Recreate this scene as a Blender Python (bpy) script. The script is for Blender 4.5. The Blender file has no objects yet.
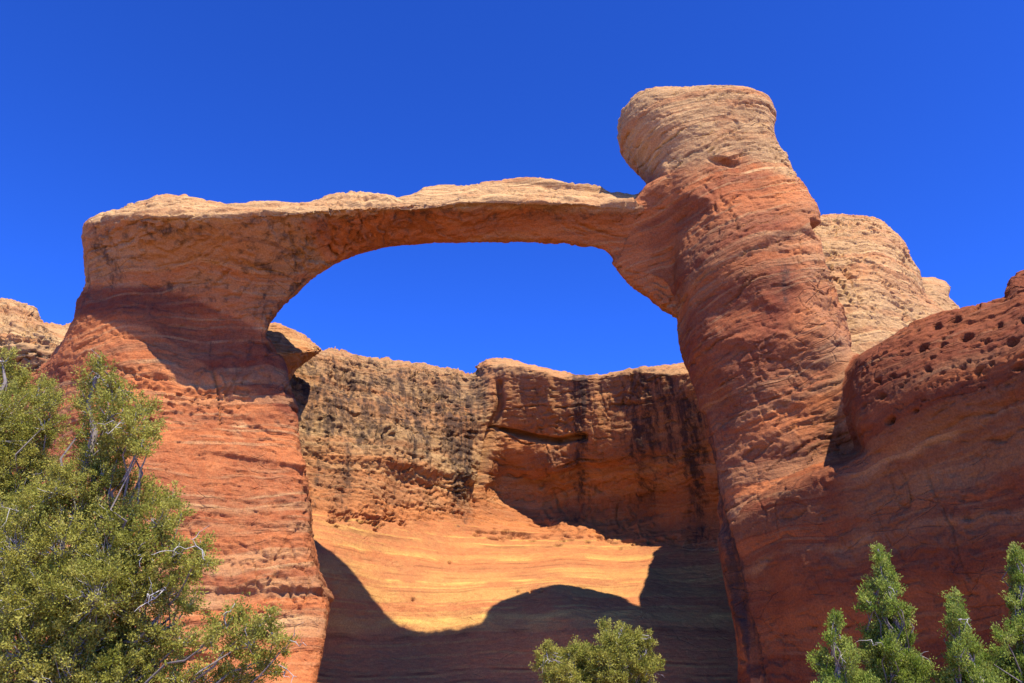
import bpy, math, random
import numpy as np

C = bpy.context.scene
COL = C.collection
R = math.radians
rng = np.random.default_rng(7)

# ------------------------------------------------------------------ camera, sky, sun, exposure
FPX, W0, H0, PITCH = 880.0, 1024, 683, R(24.0)
CAM = np.array([0.0, 0.0, 1.6])
cd = bpy.data.cameras.new("camera"); cam = bpy.data.objects.new("camera", cd); COL.objects.link(cam)
cam.location = CAM; cam.rotation_euler = (math.pi / 2 + PITCH, 0, 0)
cd.sensor_width = 36; cd.lens = FPX / W0 * 36; cd.clip_start = 0.05; cd.clip_end = 6000
C.camera = cam

SUN_EL, SUN_AZ = R(59.0), R(30.5)          # azimuth: to the right of straight behind the camera
SDIR = np.array([math.cos(SUN_EL) * math.sin(SUN_AZ), -math.cos(SUN_EL) * math.cos(SUN_AZ), math.sin(SUN_EL)])
wd = bpy.data.worlds.new("World"); C.world = wd; wd.use_nodes = True
wt = wd.node_tree; wt.nodes.clear()
sky = wt.nodes.new("ShaderNodeTexSky"); sky.sky_type = 'NISHITA'; sky.sun_disc = False
sky.sun_elevation = SUN_EL
sky.sun_rotation = math.atan2(SDIR[0], SDIR[1])
sky.altitude = 1800; sky.air_density = 0.8; sky.dust_density = 0.05; sky.ozone_density = 4.0
hs = wt.nodes.new("ShaderNodeGamma"); hs.inputs['Gamma'].default_value = 1.5   # deep polarised desert sky
tint = wt.nodes.new("ShaderNodeMix"); tint.data_type = 'RGBA'; tint.blend_type = 'MULTIPLY'; tint.inputs[0].default_value = 1.0
tint.inputs[7].default_value = (0.25, 0.51, 1.0, 1)
bg = wt.nodes.new("ShaderNodeBackground"); bg.inputs['Strength'].default_value = 0.115
wo = wt.nodes.new("ShaderNodeOutputWorld")
wt.links.new(sky.outputs[0], hs.inputs['Color']); wt.links.new(hs.outputs[0], tint.inputs[6])
wt.links.new(tint.outputs[2], bg.inputs[0]); wt.links.new(bg.outputs[0], wo.inputs[0])
sl = bpy.data.lights.new("sun", 'SUN'); sl.energy = 5.0; sl.angle = R(0.53); sl.color = (1.0, 0.93, 0.82)
so = bpy.data.objects.new("sun", sl); COL.objects.link(so)
from mathutils import Vector
so.rotation_euler = Vector(-SDIR).to_track_quat('-Z', 'Y').to_euler()
so.location = (30, -30, 60)
C.view_settings.view_transform = 'Standard'; C.view_settings.look = 'None'
C.view_settings.gamma = 1.0; C.view_settings.exposure = 1.0; C.view_settings.use_curve_mapping = False
C.render.engine = 'CYCLES'
C.cycles.max_bounces = 6; C.cycles.diffuse_bounces = 1; C.cycles.use_denoising = True
C.cycles.transparent_max_bounces = 8

# ------------------------------------------------------------------ numeric helpers
CP, SP = math.cos(PITCH), math.sin(PITCH)

def project(p):
    x = p[..., 0] - CAM[0]; y = p[..., 1] - CAM[1]; z = p[..., 2] - CAM[2]
    dep = np.maximum(y * CP + z * SP, 0.5)
    return 512 + FPX * x / dep, 341.5 - FPX * (-y * SP + z * CP) / dep, dep

def at(px, py, Y):
    u = (px - 512) / FPX; v = (341.5 - py) / FPX
    d = np.array([u, CP - v * SP, SP + v * CP])
    return CAM + d * (Y / d[1])

_LAT = [np.random.default_rng(100 + i).random((64, 64, 64)).astype(np.float32).ravel() for i in range(4)]

def vnoise(p, scale, seed=0):
    """smooth value noise in -1..1 at the points p (n,3), features about 1/scale across"""
    L = _LAT[seed % 4]
    sc = np.asarray(scale, np.float32)
    q = (p * sc + np.array([13.7 * seed + 5.1, 7.3 * seed + 2.7, 3.9 * seed + 11.3])).astype(np.float32)
    i = np.floor(q); f = q - i; i = i.astype(np.int32)
    f = f * f * f * (f * (f * 6 - 15) + 10)
    x0 = (i[:, 0] & 63) << 12; x1 = ((i[:, 0] + 1) & 63) << 12
    y0 = (i[:, 1] & 63) << 6; y1 = ((i[:, 1] + 1) & 63) << 6
    z0 = i[:, 2] & 63; z1 = (i[:, 2] + 1) & 63
    fx, fy, fz = f[:, 0], f[:, 1], f[:, 2]
    a = L[x0 + y0 + z0]; a = a + (L[x1 + y0 + z0] - a) * fx
    b = L[x0 + y1 + z0]; b = b + (L[x1 + y1 + z0] - b) * fx
    c = L[x0 + y0 + z1]; c = c + (L[x1 + y0 + z1] - c) * fx
    d = L[x0 + y1 + z1]; d = d + (L[x1 + y1 + z1] - d) * fx
    a = a + (b - a) * fy; c = c + (d - c) * fy
    return (a + (c - a) * fz) * 2 - 1

def fbm(p, scale, octaves=3, seed=0, gain=0.5):
    out = 0; amp = 1.0; tot = 0; s = np.asarray(scale, np.float64)
    for o in range(octaves):
        out = out + amp * vnoise(p, s, seed + o); tot += amp; amp *= gain; s = s * 2.07
    return out / tot

def sstep(a, b, x):
    t = np.clip((x - a) / (b - a), 0, 1); return t * t * (3 - 2 * t)

def smax(a, b, k):
    h = np.clip(0.5 + 0.5 * (a - b) / k, 0, 1); return b + (a - b) * h + k * h * (1 - h)

def smin(a, b, k): return -smax(-a, -b, k)

GX0, GX1, GY0, GY1, GS = -700, 1700, -400, 1200, 3.0
_gx = np.arange(GX0, GX1 + 1, GS); _gy = np.arange(GY0, GY1 + 1, GS)
_GXX, _GYY = np.meshgrid(_gx, _gy)

class Raster:
    """a smooth 2D table with bilinear lookup"""
    def __init__(s, arr): s.a = arr.astype(np.float32)
    def __call__(s, px, py):
        x = np.clip((px - GX0) / GS, 0, s.a.shape[1] - 1.001); y = np.clip((py - GY0) / GS, 0, s.a.shape[0] - 1.001)
        i = x.astype(np.int32); j = y.astype(np.int32); fx = x - i; fy = y - j
        a = s.a
        return (a[j, i] * (1 - fx) + a[j, i + 1] * fx) * (1 - fy) + (a[j + 1, i] * (1 - fx) + a[j + 1, i + 1] * fx) * fy

def poly_raster(pts):
    pts = np.array(pts, np.float32); n = len(pts)
    X = _GXX.astype(np.float32); Y = _GYY.astype(np.float32)
    d2 = np.full(X.shape, 1e12, np.float32); ins = np.zeros(X.shape, bool)
    for k in range(n):
        a = pts[k]; b = pts[(k + 1) % n]; e = b - a
        t = np.clip(((X - a[0]) * e[0] + (Y - a[1]) * e[1]) / max(float(e @ e), 1e-9), 0, 1)
        d2 = np.minimum(d2, (X - a[0] - t * e[0]) ** 2 + (Y - a[1] - t * e[1]) ** 2)
        if a[1] != b[1]:
            c = ((a[1] > Y) != (b[1] > Y)) & (X < (b[0] - a[0]) * (Y - a[1]) / (b[1] - a[1]) + a[0])
            ins ^= c
    d = np.sqrt(d2); return Raster(np.where(ins, -d, d))

def rbf_raster(ctrl, smooth=0.02):
    c = np.array(ctrl, float); P = c[:, :2] / 100.0; v = c[:, 2]; n = len(P)
    def phi(r2): return 0.5 * r2 * np.log(np.maximum(r2, 1e-12))
    A = np.zeros((n + 3, n + 3)); r2 = ((P[:, None] - P[None]) ** 2).sum(-1)
    A[:n, :n] = phi(r2) + np.eye(n) * smooth; A[:n, n] = 1; A[:n, n + 1:] = P; A[n, :n] = 1; A[n + 1:, :n] = P.T
    w = np.linalg.solve(A, np.concatenate([v, np.zeros(3)]))
    X = _GXX / 100.0; Y = _GYY / 100.0
    out = w[n] + w[n + 1] * X + w[n + 2] * Y
    for k in range(n): out += w[k] * phi((X - P[k, 0]) ** 2 + (Y - P[k, 1]) ** 2)
    return Raster(out)

# ------------------------------------------------------------------ surface extraction
def surface(sdf, lo, hi, h):
    xs = np.arange(lo[0], hi[0] + h, h); ys = np.arange(lo[1], hi[1] + h, h); zs = np.arange(lo[2], hi[2] + h, h)
    nx, ny, nz = len(xs), len(ys), len(zs)
    D = np.empty((nx, ny, nz), np.float32)
    Yg, Zg = np.meshgrid(ys, zs, indexing='ij')
    for a in range(0, nx, 16):
        b = min(nx, a + 16)
        p = np.empty((b - a, ny, nz, 3)); p[..., 0] = xs[a:b, None, None]; p[..., 1] = Yg; p[..., 2] = Zg
        D[a:b] = sdf(p.reshape(-1, 3)).reshape(b - a, ny, nz)
    D[0] = np.maximum(D[0], 0.01); D[-1] = np.maximum(D[-1], 0.01); D[:, 0] = np.maximum(D[:, 0], 0.01)
    D[:, -1] = np.maximum(D[:, -1], 0.01); D[:, :, 0] = np.maximum(D[:, :, 0], 0.01); D[:, :, -1] = np.maximum(D[:, :, -1], 0.01)
    S = D < 0
    acc = np.zeros((nx - 1, ny - 1, nz - 1, 3), np.float32); cnt = np.zeros((nx - 1, ny - 1, nz - 1), np.float32)
    quads = []
    def cut(A, B): return A / np.where(A == B, 1, A - B)
    # x edges
    for ax in range(3):
        s0 = [slice(None)] * 3; s1 = [slice(None)] * 3; s0[ax] = slice(0, -1); s1[ax] = slice(1, None)
        s0 = tuple(s0); s1 = tuple(s1)
        ch = S[s0] != S[s1]; idx = np.argwhere(ch)
        A = D[s0][ch]; B = D[s1][ch]; t = cut(A, B)
        pos = idx.astype(np.float32); pos[:, ax] += t
        o1, o2 = [k for k in range(3) if k != ax]
        ok = (idx[:, o1] > 0) & (idx[:, o2] > 0) & (idx[:, o1] < D.shape[o1] - 1) & (idx[:, o2] < D.shape[o2] - 1)
        idx = idx[ok]; pos = pos[ok]; inside0 = S[s0][ch][ok]
        cells = []
        for da, db in ((-1, -1), (0, -1), (0, 0), (-1, 0)):
            c = idx.copy(); c[:, o1] += da; c[:, o2] += db
            np.add.at(acc, (c[:, 0], c[:, 1], c[:, 2]), pos); np.add.at(cnt, (c[:, 0], c[:, 1], c[:, 2]), 1)
            cells.append((c[:, 0] * (ny - 1) + c[:, 1]) * (nz - 1) + c[:, 2])
        q = np.stack(cells, 1)
        flip = inside0 if ax != 1 else ~inside0
        q[~flip] = q[~flip][:, ::-1]
        quads.append(q)
    q = np.concatenate(quads); used = np.unique(q)
    remap = np.zeros((nx - 1) * (ny - 1) * (nz - 1), np.int32); remap[used] = np.arange(len(used))
    v = acc.reshape(-1, 3)[used] / cnt.reshape(-1)[used][:, None]
    return v.astype(np.float64) * h + np.array(lo), remap[q]

def snap(v, sdf, it=2, e=0.05, lim=0.25):
    for _ in range(it):
        d = sdf(v); g = np.stack([sdf(v + np.eye(3)[k] * e) - d for k in range(3)], 1) / e
        g2 = np.maximum((g * g).sum(1), 0.15)
        st = g * (d / g2)[:, None]
        ln = np.linalg.norm(st, axis=1, keepdims=True); st *= np.minimum(1, lim / np.maximum(ln, 1e-9))
        v = v - st
    return v

def subdivide(v, q):
    n = len(v); e = np.concatenate([q[:, [0, 1]], q[:, [1, 2]], q[:, [2, 3]], q[:, [3, 0]]])
    e = np.sort(e, 1); key = e[:, 0].astype(np.int64) * n + e[:, 1]
    uk, inv = np.unique(key, return_inverse=True)
    em = (v[uk // n] + v[uk % n]) / 2; fm = v[q].mean(1); m = len(q)
    eid = inv.reshape(4, m) + n; fid = np.arange(m) + n + len(uk)
    nq = np.concatenate([np.stack([q[:, k], eid[k], fid, eid[k - 1]], 1) for k in range(4)])
    return np.concatenate([v, em, fm]), nq

def vnormals(v, q):
    fn = np.cross(v[q[:, 2]] - v[q[:, 0]], v[q[:, 3]] - v[q[:, 1]])
    out = np.zeros_like(v)
    for k in range(4):
        for c in range(3): out[:, c] += np.bincount(q[:, k], fn[:, c], len(v))
    return out / np.maximum(np.linalg.norm(out, axis=1, keepdims=True), 1e-12)

def quads_object(name, v, q, mat, attrs=None, parent=None, smooth=True):
    used, inv = np.unique(q, return_inverse=True); q = inv.reshape(q.shape); v = v[used]
    me = bpy.data.meshes.new(name); k = q.shape[1]
    me.vertices.add(len(v)); me.vertices.foreach_set("co", v.astype(np.float32).ravel())
    me.loops.add(q.size); me.loops.foreach_set("vertex_index", q.astype(np.int32).ravel())
    me.polygons.add(len(q)); me.polygons.foreach_set("loop_start", np.arange(0, q.size, k, dtype=np.int32))
    me.update(calc_edges=True)
    if smooth: me.polygons.foreach_set("use_smooth", np.ones(len(q), bool))
    for an, arr in (attrs or {}).items():
        at_ = me.attributes.new(an, 'FLOAT_COLOR', 'POINT'); at_.data.foreach_set("color", arr[used].astype(np.float32).ravel())
    me.materials.append(mat); me.validate()
    o = bpy.data.objects.new(name, me); COL.objects.link(o)
    if parent: o.parent = parent
    return o

def tag(o, label=None, cat=None, group=None, kind=None):
    if label: o['label'] = label
    if cat: o['category'] = cat
    if group: o['group'] = group
    if kind: o['kind'] = kind
    return o

# ------------------------------------------------------------------ materials
def N(nt, t, **kw):
    n = nt.nodes.new(t)
    for k, v in kw.items(): setattr(n, k, v)
    return n

class G:
    """small helper for writing node graphs"""
    def __init__(s, name):
        s.m = bpy.data.materials.new(name); s.m.use_nodes = True; s.t = s.m.node_tree; s.t.nodes.clear()
        s.out = N(s.t, "ShaderNodeOutputMaterial")
    def link(s, a, b): s.t.links.new(a, b)
    def set(s, sock, v):
        if isinstance(v, bpy.types.NodeSocket): s.link(v, sock)
        else: sock.default_value = v
    def math(s, op, a, b=0.0, clamp=False):
        n = N(s.t, "ShaderNodeMath", operation=op, use_clamp=clamp); s.set(n.inputs[0], a); s.set(n.inputs[1], b); return n.outputs[0]
    def vmath(s, op, a, b=(0, 0, 0)):
        n = N(s.t, "ShaderNodeVectorMath", operation=op); s.set(n.inputs[0], a); s.set(n.inputs[1], b); return n.outputs[0]
    def noise(s, vec, scale=1.0, detail=4.0, rough=0.55, dist=0.0):
        n = N(s.t, "ShaderNodeTexNoise"); s.set(n.inputs['Vector'], vec); n.inputs['Scale'].default_value = scale
        n.inputs['Detail'].default_value = detail; n.inputs['Roughness'].default_value = rough; n.inputs['Distortion'].default_value = dist
        return n.outputs[0]
    def ramp(s, fac, a, b, lo=0.0, hi=1.0):
        n = N(s.t, "ShaderNodeMapRange", interpolation_type='SMOOTHSTEP'); s.set(n.inputs[0], fac)
        n.inputs[1].default_value = a; n.inputs[2].default_value = b; n.inputs[3].default_value = lo; n.inputs[4].default_value = hi
        return n.outputs[0]
    def mix(s, fac, a, b, mode='MIX'):
        n = N(s.t, "ShaderNodeMix", data_type='RGBA', blend_type=mode); s.set(n.inputs[0], fac)
        for sock, v in ((n.inputs[6], a), (n.inputs[7], b)):
            s.set(sock, v if isinstance(v, bpy.types.NodeSocket) else (*v[:3], 1))
        return n.outputs[2]

def rock_material(name, orange=(0.41, 0.131, 0.040), red=(0.18, 0.044, 0.018), buff=(0.36, 0.205, 0.085), cream=(0.54, 0.33, 0.135),
                  dark=(0.048, 0.029, 0.021), dip=0.12, band=1.0, bump=1.0, lam=1.0, sweep=3.2):
    g = G(name); geo = N(g.t, "ShaderNodeNewGeometry"); pos = geo.outputs['Position']
    sx = N(g.t, "ShaderNodeSeparateXYZ"); g.link(pos, sx.inputs[0]); x, y, z = sx.outputs
    at_ = N(g.t, "ShaderNodeAttribute", attribute_name="paint"); sp = N(g.t, "ShaderNodeSeparateColor"); g.link(at_.outputs['Color'], sp.inputs[0])
    pr, pb, pd = sp.outputs[0], sp.outputs[1], sp.outputs[2]; pc = at_.outputs['Alpha']
    warp = g.noise(pos, 0.13, 2.0); warp2 = g.noise(pos, 0.8, 3.0)
    zz = g.math('ADD', g.math('SUBTRACT', z, g.math('MULTIPLY', x, dip)), g.math('ADD', g.math('MULTIPLY', warp, sweep), g.math('MULTIPLY', warp2, 0.16)))
    def bedvec(fxy, fz):
        c = N(g.t, "ShaderNodeCombineXYZ"); g.set(c.inputs[0], g.math('MULTIPLY', x, fxy)); g.set(c.inputs[1], g.math('MULTIPLY', y, fxy)); g.set(c.inputs[2], g.math('MULTIPLY', zz, fz))
        return c.outputs[0]
    def beds(th, shift=0.0):
        """each bed gets its own random value, with a narrow soft contact"""
        t = g.math('ADD', g.math('DIVIDE', zz, th), 500.0 + shift); f = g.math('FLOOR', t); fr = g.math('SUBTRACT', t, f)
        a = N(g.t, "ShaderNodeTexWhiteNoise", noise_dimensions='1D'); g.link(f, a.inputs['W'])
        b = N(g.t, "ShaderNodeTexWhiteNoise", noise_dimensions='1D'); g.link(g.math('ADD', f, 1.0), b.inputs['W'])
        k = g.ramp(fr, 0.70, 1.0); va, vb = a.outputs['Value'], b.outputs['Value']
        return g.math('ADD', va, g.math('MULTIPLY', g.math('SUBTRACT', vb, va), k))
    mott = g.noise(pos, 0.40, 6.0, 0.62); mott2 = g.noise(pos, 2.3, 5.0, 0.65); grain = g.noise(pos, 13.0, 4.0, 0.72)
    fade = g.ramp(g.noise(bedvec(0.22, 0.5), 1.0, 2.0), 0.35, 0.62); fade2 = g.ramp(g.noise(bedvec(0.45, 1.2), 1.0, 2.0), 0.38, 0.62)
    B1, B2, B3 = beds(1.7), beds(0.52, 37.0), beds(0.15, 91.0)
    b3 = g.noise(bedvec(0.35, 9.0), 1.0, 3.0, 0.6)
    c5 = lambda v: g.math('SUBTRACT', v, 0.5)
    rfac = g.math('ADD', g.math('MULTIPLY', pr, 0.9), g.math('MULTIPLY', c5(B1), 0.75 * band))
    rfac = g.math('ADD', rfac, g.math('MULTIPLY', g.math('MULTIPLY', c5(B2), fade), 0.8 * band))
    rfac = g.math('ADD', rfac, g.math('MULTIPLY', g.math('MULTIPLY', c5(B3), fade2), 0.65 * lam))
    rfac = g.math('ADD', rfac, g.math('MULTIPLY', c5(mott), 1.3), clamp=True)
    col = g.mix(rfac, orange, red)
    bfac = g.math('ADD', pb, g.math('MULTIPLY', c5(B2), g.math('MULTIPLY', g.math('ADD', pb, 0.12), 0.6)))
    bfac = g.math('ADD', bfac, g.math('MULTIPLY', c5(mott), g.math('ADD', g.math('MULTIPLY', pb, 1.0), 0.25)))
    bfac = g.math('ADD', bfac, g.math('MULTIPLY', c5(mott2), 0.35), clamp=True)
    col = g.mix(bfac, col, buff)
    # pale beds and laminae
    cf = g.math('MULTIPLY', g.math('MULTIPLY', g.ramp(B2, 0.70, 0.95), fade), g.math('ADD', g.math('MULTIPLY', pc, 0.75), 0.10))
    cf = g.math('ADD', cf, g.math('MULTIPLY', g.math('MULTIPLY', g.ramp(B3, 0.62, 0.95), fade2), g.math('MULTIPLY', g.math('ADD', pc, 0.22), 0.75 * lam)))
    cf = g.math('ADD', cf, g.math('MULTIPLY', g.math('MULTIPLY', pc, pc), g.ramp(mott2, 0.40, 0.62, 0.0, 0.45)), clamp=True)
    col = g.mix(cf, col, cream)
    sm = g.math('MULTIPLY', g.math('MULTIPLY', g.ramp(B3, 0.24, 0.05), fade2), 0.55 * lam)
    col = g.mix(sm, col, g.mix(0.7, col, (0.10, 0.03, 0.014)))
    col = g.mix(g.ramp(mott2, 0.62, 0.78, 0, 0.28), col, buff)
    # desert varnish and, on the arch, painted shade: ragged streaks that run down; the mask sets how much of the surface they cover
    vs = N(g.t, "ShaderNodeCombineXYZ"); g.set(vs.inputs[0], g.math('MULTIPLY', x, 1.7)); g.set(vs.inputs[1], g.math('MULTIPLY', y, 1.7)); g.set(vs.inputs[2], g.math('MULTIPLY', z, 0.16))
    st = g.math('ADD', g.math('MULTIPLY', g.noise(vs.outputs[0], 1.0, 6.0, 0.68), 0.68), g.math('MULTIPLY', mott2, 0.32))
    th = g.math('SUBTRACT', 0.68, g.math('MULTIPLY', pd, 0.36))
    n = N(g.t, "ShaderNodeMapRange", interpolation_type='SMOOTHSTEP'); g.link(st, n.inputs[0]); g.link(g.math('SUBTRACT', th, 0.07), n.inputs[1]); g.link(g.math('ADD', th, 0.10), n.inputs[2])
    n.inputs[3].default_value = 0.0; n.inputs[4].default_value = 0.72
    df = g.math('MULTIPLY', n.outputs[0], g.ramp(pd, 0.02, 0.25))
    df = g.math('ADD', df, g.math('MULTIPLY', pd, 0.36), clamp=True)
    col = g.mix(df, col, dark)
    gr = g.ramp(grain, 0.28, 0.72, 0.70, 1.20)
    cc = N(g.t, "ShaderNodeCombineColor"); [g.link(gr, cc.inputs[k]) for k in range(3)]
    col = g.mix(1.0, col, cc.outputs[0], 'MULTIPLY')
    # relief finer than the mesh
    vor = N(g.t, "ShaderNodeTexVoronoi", feature='DISTANCE_TO_EDGE'); g.set(vor.inputs['Vector'], bedvec(0.5, 1.2)); vor.inputs['Scale'].default_value = 1.0
    crack = g.math('MULTIPLY', g.ramp(vor.outputs['Distance'], 0.0, 0.035, -1.0, 0.0), g.ramp(mott, 0.50, 0.62))
    hgt = g.math('ADD', g.math('MULTIPLY', b3, 0.05), g.math('MULTIPLY', g.noise(bedvec(1.8, 4.0), 1.0, 6.0, 0.68), 0.085))
    hgt = g.math('ADD', hgt, g.math('MULTIPLY', g.noise(pos, 6.0, 7.0, 0.75), 0.045))
    hgt = g.math('ADD', hgt, g.math('MULTIPLY', crack, 0.045))
    hgt = g.math('ADD', hgt, g.math('MULTIPLY', g.math('MULTIPLY', B3, fade2), 0.028))
    bp = N(g.t, "ShaderNodeBump"); bp.inputs['Strength'].default_value = 1.0 * bump; bp.inputs['Distance'].default_value = 1.0; g.link(hgt, bp.inputs['Height'])
    bs = N(g.t, "ShaderNodeBsdfPrincipled"); g.link(col, bs.inputs['Base Color']); bs.inputs['Roughness'].default_value = 0.92
    bs.inputs['Specular IOR Level'].default_value = 0.12; g.link(bp.outputs[0], bs.inputs['Normal'])
    g.link(bs.outputs[0], g.out.inputs[0])
    return g.m

# ------------------------------------------------------------------ rock relief shared by all the rock
_TAB = np.random.default_rng(5).random(4096)
def bed_profile(t):
    """hard beds stand out, soft ones weather back: steps along t"""
    i = np.floor(t).astype(int); f = t - i
    a = _TAB[i % 4096]; b = _TAB[(i + 1) % 4096]
    return a + (b - a) * sstep(0.62, 0.98, f)

def terrace(n, k):
    s = n * k; i = np.floor(s); return (i + sstep(0.80, 1.0, s - i)) / k

def relief(v, dip=0.12, big=0.35, ledge=1.0, scar=1.0, lump=1.0, fine=1.0, small=1.0):
    w = fbm(v, 0.15, 3, 1)
    zz = v[:, 2] - dip * v[:, 0] + 1.6 * w + 0.12 * vnoise(v, 1.1, 2)
    m1 = sstep(-0.3, 0.5, fbm(v, 0.11, 2, 2)); m2 = sstep(-0.2, 0.45, fbm(v, 0.23, 2, 3)); m3 = sstep(-0.1, 0.4, fbm(v, 0.5, 2, 5))
    h = big * w + lump * (0.26 * fbm(v, 0.30, 2, 6) + 0.035 * fbm(v, 1.4, 3, 9, 0.6)) - 0.12
    h += ledge * (0.26 * (bed_profile(zz / 2.3) - 0.5) * (0.35 + m1) + 0.14 * (bed_profile(zz / 0.75 + 300) - 0.5) * (0.25 + m2)
                  + 0.06 * (bed_profile(zz / 0.24 + 900) - 0.5) * (0.3 + m3))
    # fissures along some beds, opened only here and there
    for th, sd, dp, wd in ((1.9, 40, 0.22, 0.035), (0.8, 44, 0.15, 0.06), (0.43, 47, 0.12, 0.10)):
        f = (zz + 0.10 * vnoise(v, 2.1, sd) + 0.06 * v[:, 0]) / th; f = np.abs(f - np.round(f))
        h -= ledge * dp * sstep(wd, wd * 0.25, f) * sstep(0.06, 0.26, fbm(v, np.array([0.5, 0.5, 1.1]) * (1.0 if th > 0.5 else 1.8), 3, sd + 1))
    # broken slabs: stepped scars with crisp edges
    n = fbm(v, np.array([0.42, 0.42, 0.6]), 4, 12, 0.58)
    h += scar * 1.15 * (terrace(n * 0.5 + 0.5, 6) - (n * 0.5 + 0.5)) * (0.3 + m2)
    n2 = fbm(v, np.array([1.2, 1.2, 1.9]), 4, 17, 0.6)
    h += scar * small * 0.22 * (terrace(n2 * 0.5 + 0.5, 5) - (n2 * 0.5 + 0.5)) * (0.15 + m3)
    # upright joints
    jn = np.abs(fbm(v, np.array([0.30, 0.30, 0.09]), 3, 51, 0.55))
    h -= scar * 0.22 * sstep(0.018, 0.004, jn) * m2
    h += fine * 0.05 * fbm(v, np.array([3.2, 3.2, 5.0]), 3, 60, 0.7)
    return h

def paint(v, brushes, base=(0, 0, 0, 0), wobble=7.0):
    """surface colour masks: red, buff, varnish and painted shade, cream"""
    px, py, _ = project(v)
    v = np.ascontiguousarray(v)
    wx = wobble * fbm(v, 0.45, 4, 21, 0.6); wy = wobble * fbm(v, 0.45, 4, 25, 0.6)
    out = np.tile(np.array(base, float), (len(v), 1))
    for ch, poly, feather, val in brushes:
        r = poly_raster(poly) if not isinstance(poly, Raster) else poly
        m = sstep(feather, -feather, r(px + wx, py + wy))
        out[:, ch] = out[:, ch] * (1 - m) + val * m
    return out

def streak(x0, y0, x1, y1, w0, w1):
    return [(x0 - w0, y0), (x0 + w0, y0), (x1 + w1, y1), (x1 - w1, y1)]

#@@ROCKS
# ------------------------------------------------------------------ formation: arch, tower, right wall, dome
ARCH_TOP = [(78, 300), (88, 285), (87, 262), (83, 236), (84, 224), (102, 212), (130, 204), (165, 198), (200, 202), (225, 206), (255, 204), (285, 202), (310, 199),
            (330, 193), (355, 188), (380, 192), (395, 195), (412, 193), (423, 184), (440, 178), (480, 174), (520, 172), (560, 173), (600, 177), (633, 183), (700, 190)]
ARCH_BOT = [(720, 330), (690, 322), (668, 312), (655, 303), (640, 291), (625, 279), (612, 263), (600, 254), (580, 252), (550, 248), (520, 246.5), (480, 247), (440, 248),
            (415, 250), (385, 253), (360, 258), (335, 267), (320, 276), (305, 289), (292, 301), (280, 313), (272, 325), (268, 336)]
BUTT_R = [(275, 352), (285, 375), (297, 412), (301, 440), (308, 480), (312, 530), (322, 575), (331, 602), (326, 640), (318, 683), (305, 800)]
BUTT_L = [(-500, 800), (-400, 600), (-180, 480), (-60, 425), (6, 398), (36, 376), (58, 346), (74, 318)]
polyA = poly_raster(ARCH_TOP + ARCH_BOT + BUTT_R + BUTT_L)
_tx = np.array([p[0] for p in ARCH_TOP[4:]]); _ty = np.array([p[1] for p in ARCH_TOP[4:]])
frontA = rbf_raster([
    (85, 190, 38.4), (150, 185, 36.6), (220, 185, 36.3), (300, 180, 36.9), (420, 175, 38.2), (520, 172, 38.8), (630, 178, 39.4),
    (85, 226, 39.4), (150, 219, 37.7), (220, 217, 37.5), (300, 213, 38.0), (360, 210, 38.9), (420, 207, 39.5), (520, 204, 40.1), (630, 209, 41.1), (700, 212, 42.2),
    (85, 290, 41.2), (158, 284, 40.7), (236, 314, 41.6), (268, 334, 42.2), (300, 290, 42.0), (340, 262, 42.0), (420, 246, 42.2), (520, 243, 42.6), (600, 253, 42.8), (660, 300, 43.0),
    (120, 255, 39.6), (200, 250, 39.3), (270, 260, 40.1),
    (60, 345, 41.6), (95, 318, 40.6), (150, 326, 40.5), (175, 345, 41.3), (220, 362, 41.9), (290, 412, 43.1), (250, 345, 42.2),
    (40, 380, 42.6), (110, 350, 40.2), (120, 400, 39.9), (200, 430, 41.0), (280, 450, 42.6),
    (0, 500, 43.5), (120, 520, 39.0), (220, 540, 39.5), (300, 560, 41.2),
    (-100, 640, 43.5), (60, 683, 37.4), (200, 683, 37.2), (300, 683, 39.0), (200, 800, 35.5), (-200, 500, 50), (-400, 700, 55)], 0.004)
RIM = [(60, 232), (85, 223), (105, 219), (150, 216), (200, 217), (250, 215), (300, 211), (350, 208), (420, 206), (470, 203), (520, 201), (580, 202), (630, 207), (720, 212)]
_rx = np.array([p[0] for p in RIM]); _rY = np.interp(_rx, [85, 150, 220, 300, 360, 420, 520, 630, 700], [39.4, 37.7, 37.5, 38.0, 38.9, 39.5, 40.1, 41.1, 42.2])
_rz = np.array([at(a, b, yy)[2] for (a, b), yy in zip(RIM, _rY)])

def sd_arch(p):
    px, py, dep = project(p); x, y, z = p[:, 0], p[:, 1], p[:, 2]
    d = polyA(px, py) * dep / FPX
    d = smax(d, (frontA(px, py) - y) * 0.72, 0.5)
    d = smax(d, (z - np.interp(px, _rx, _rz) - 1.15 * (y - np.interp(px, _rx, _rY)) - 0.12) * 0.65, 0.22)
    yb = 45.6 + 5.0 * sstep(-6, -14, x) - 1.0 * sstep(-6, 2, x) * sstep(14, 4, x)
    d = smax(d, (y - yb) * 0.9, 1.5)
    ty = np.interp(px, _tx, _ty); v = (341.5 - ty) / FPX
    zc = CAM[2] + (SP + v * CP) / (CP - v * SP) * (np.interp(px, [85, 300, 420, 640], [39.4, 40.4, 41.3, 42.0]))
    return smax(d, (z - zc - 0.45) * 0.95, 0.3)

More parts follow.
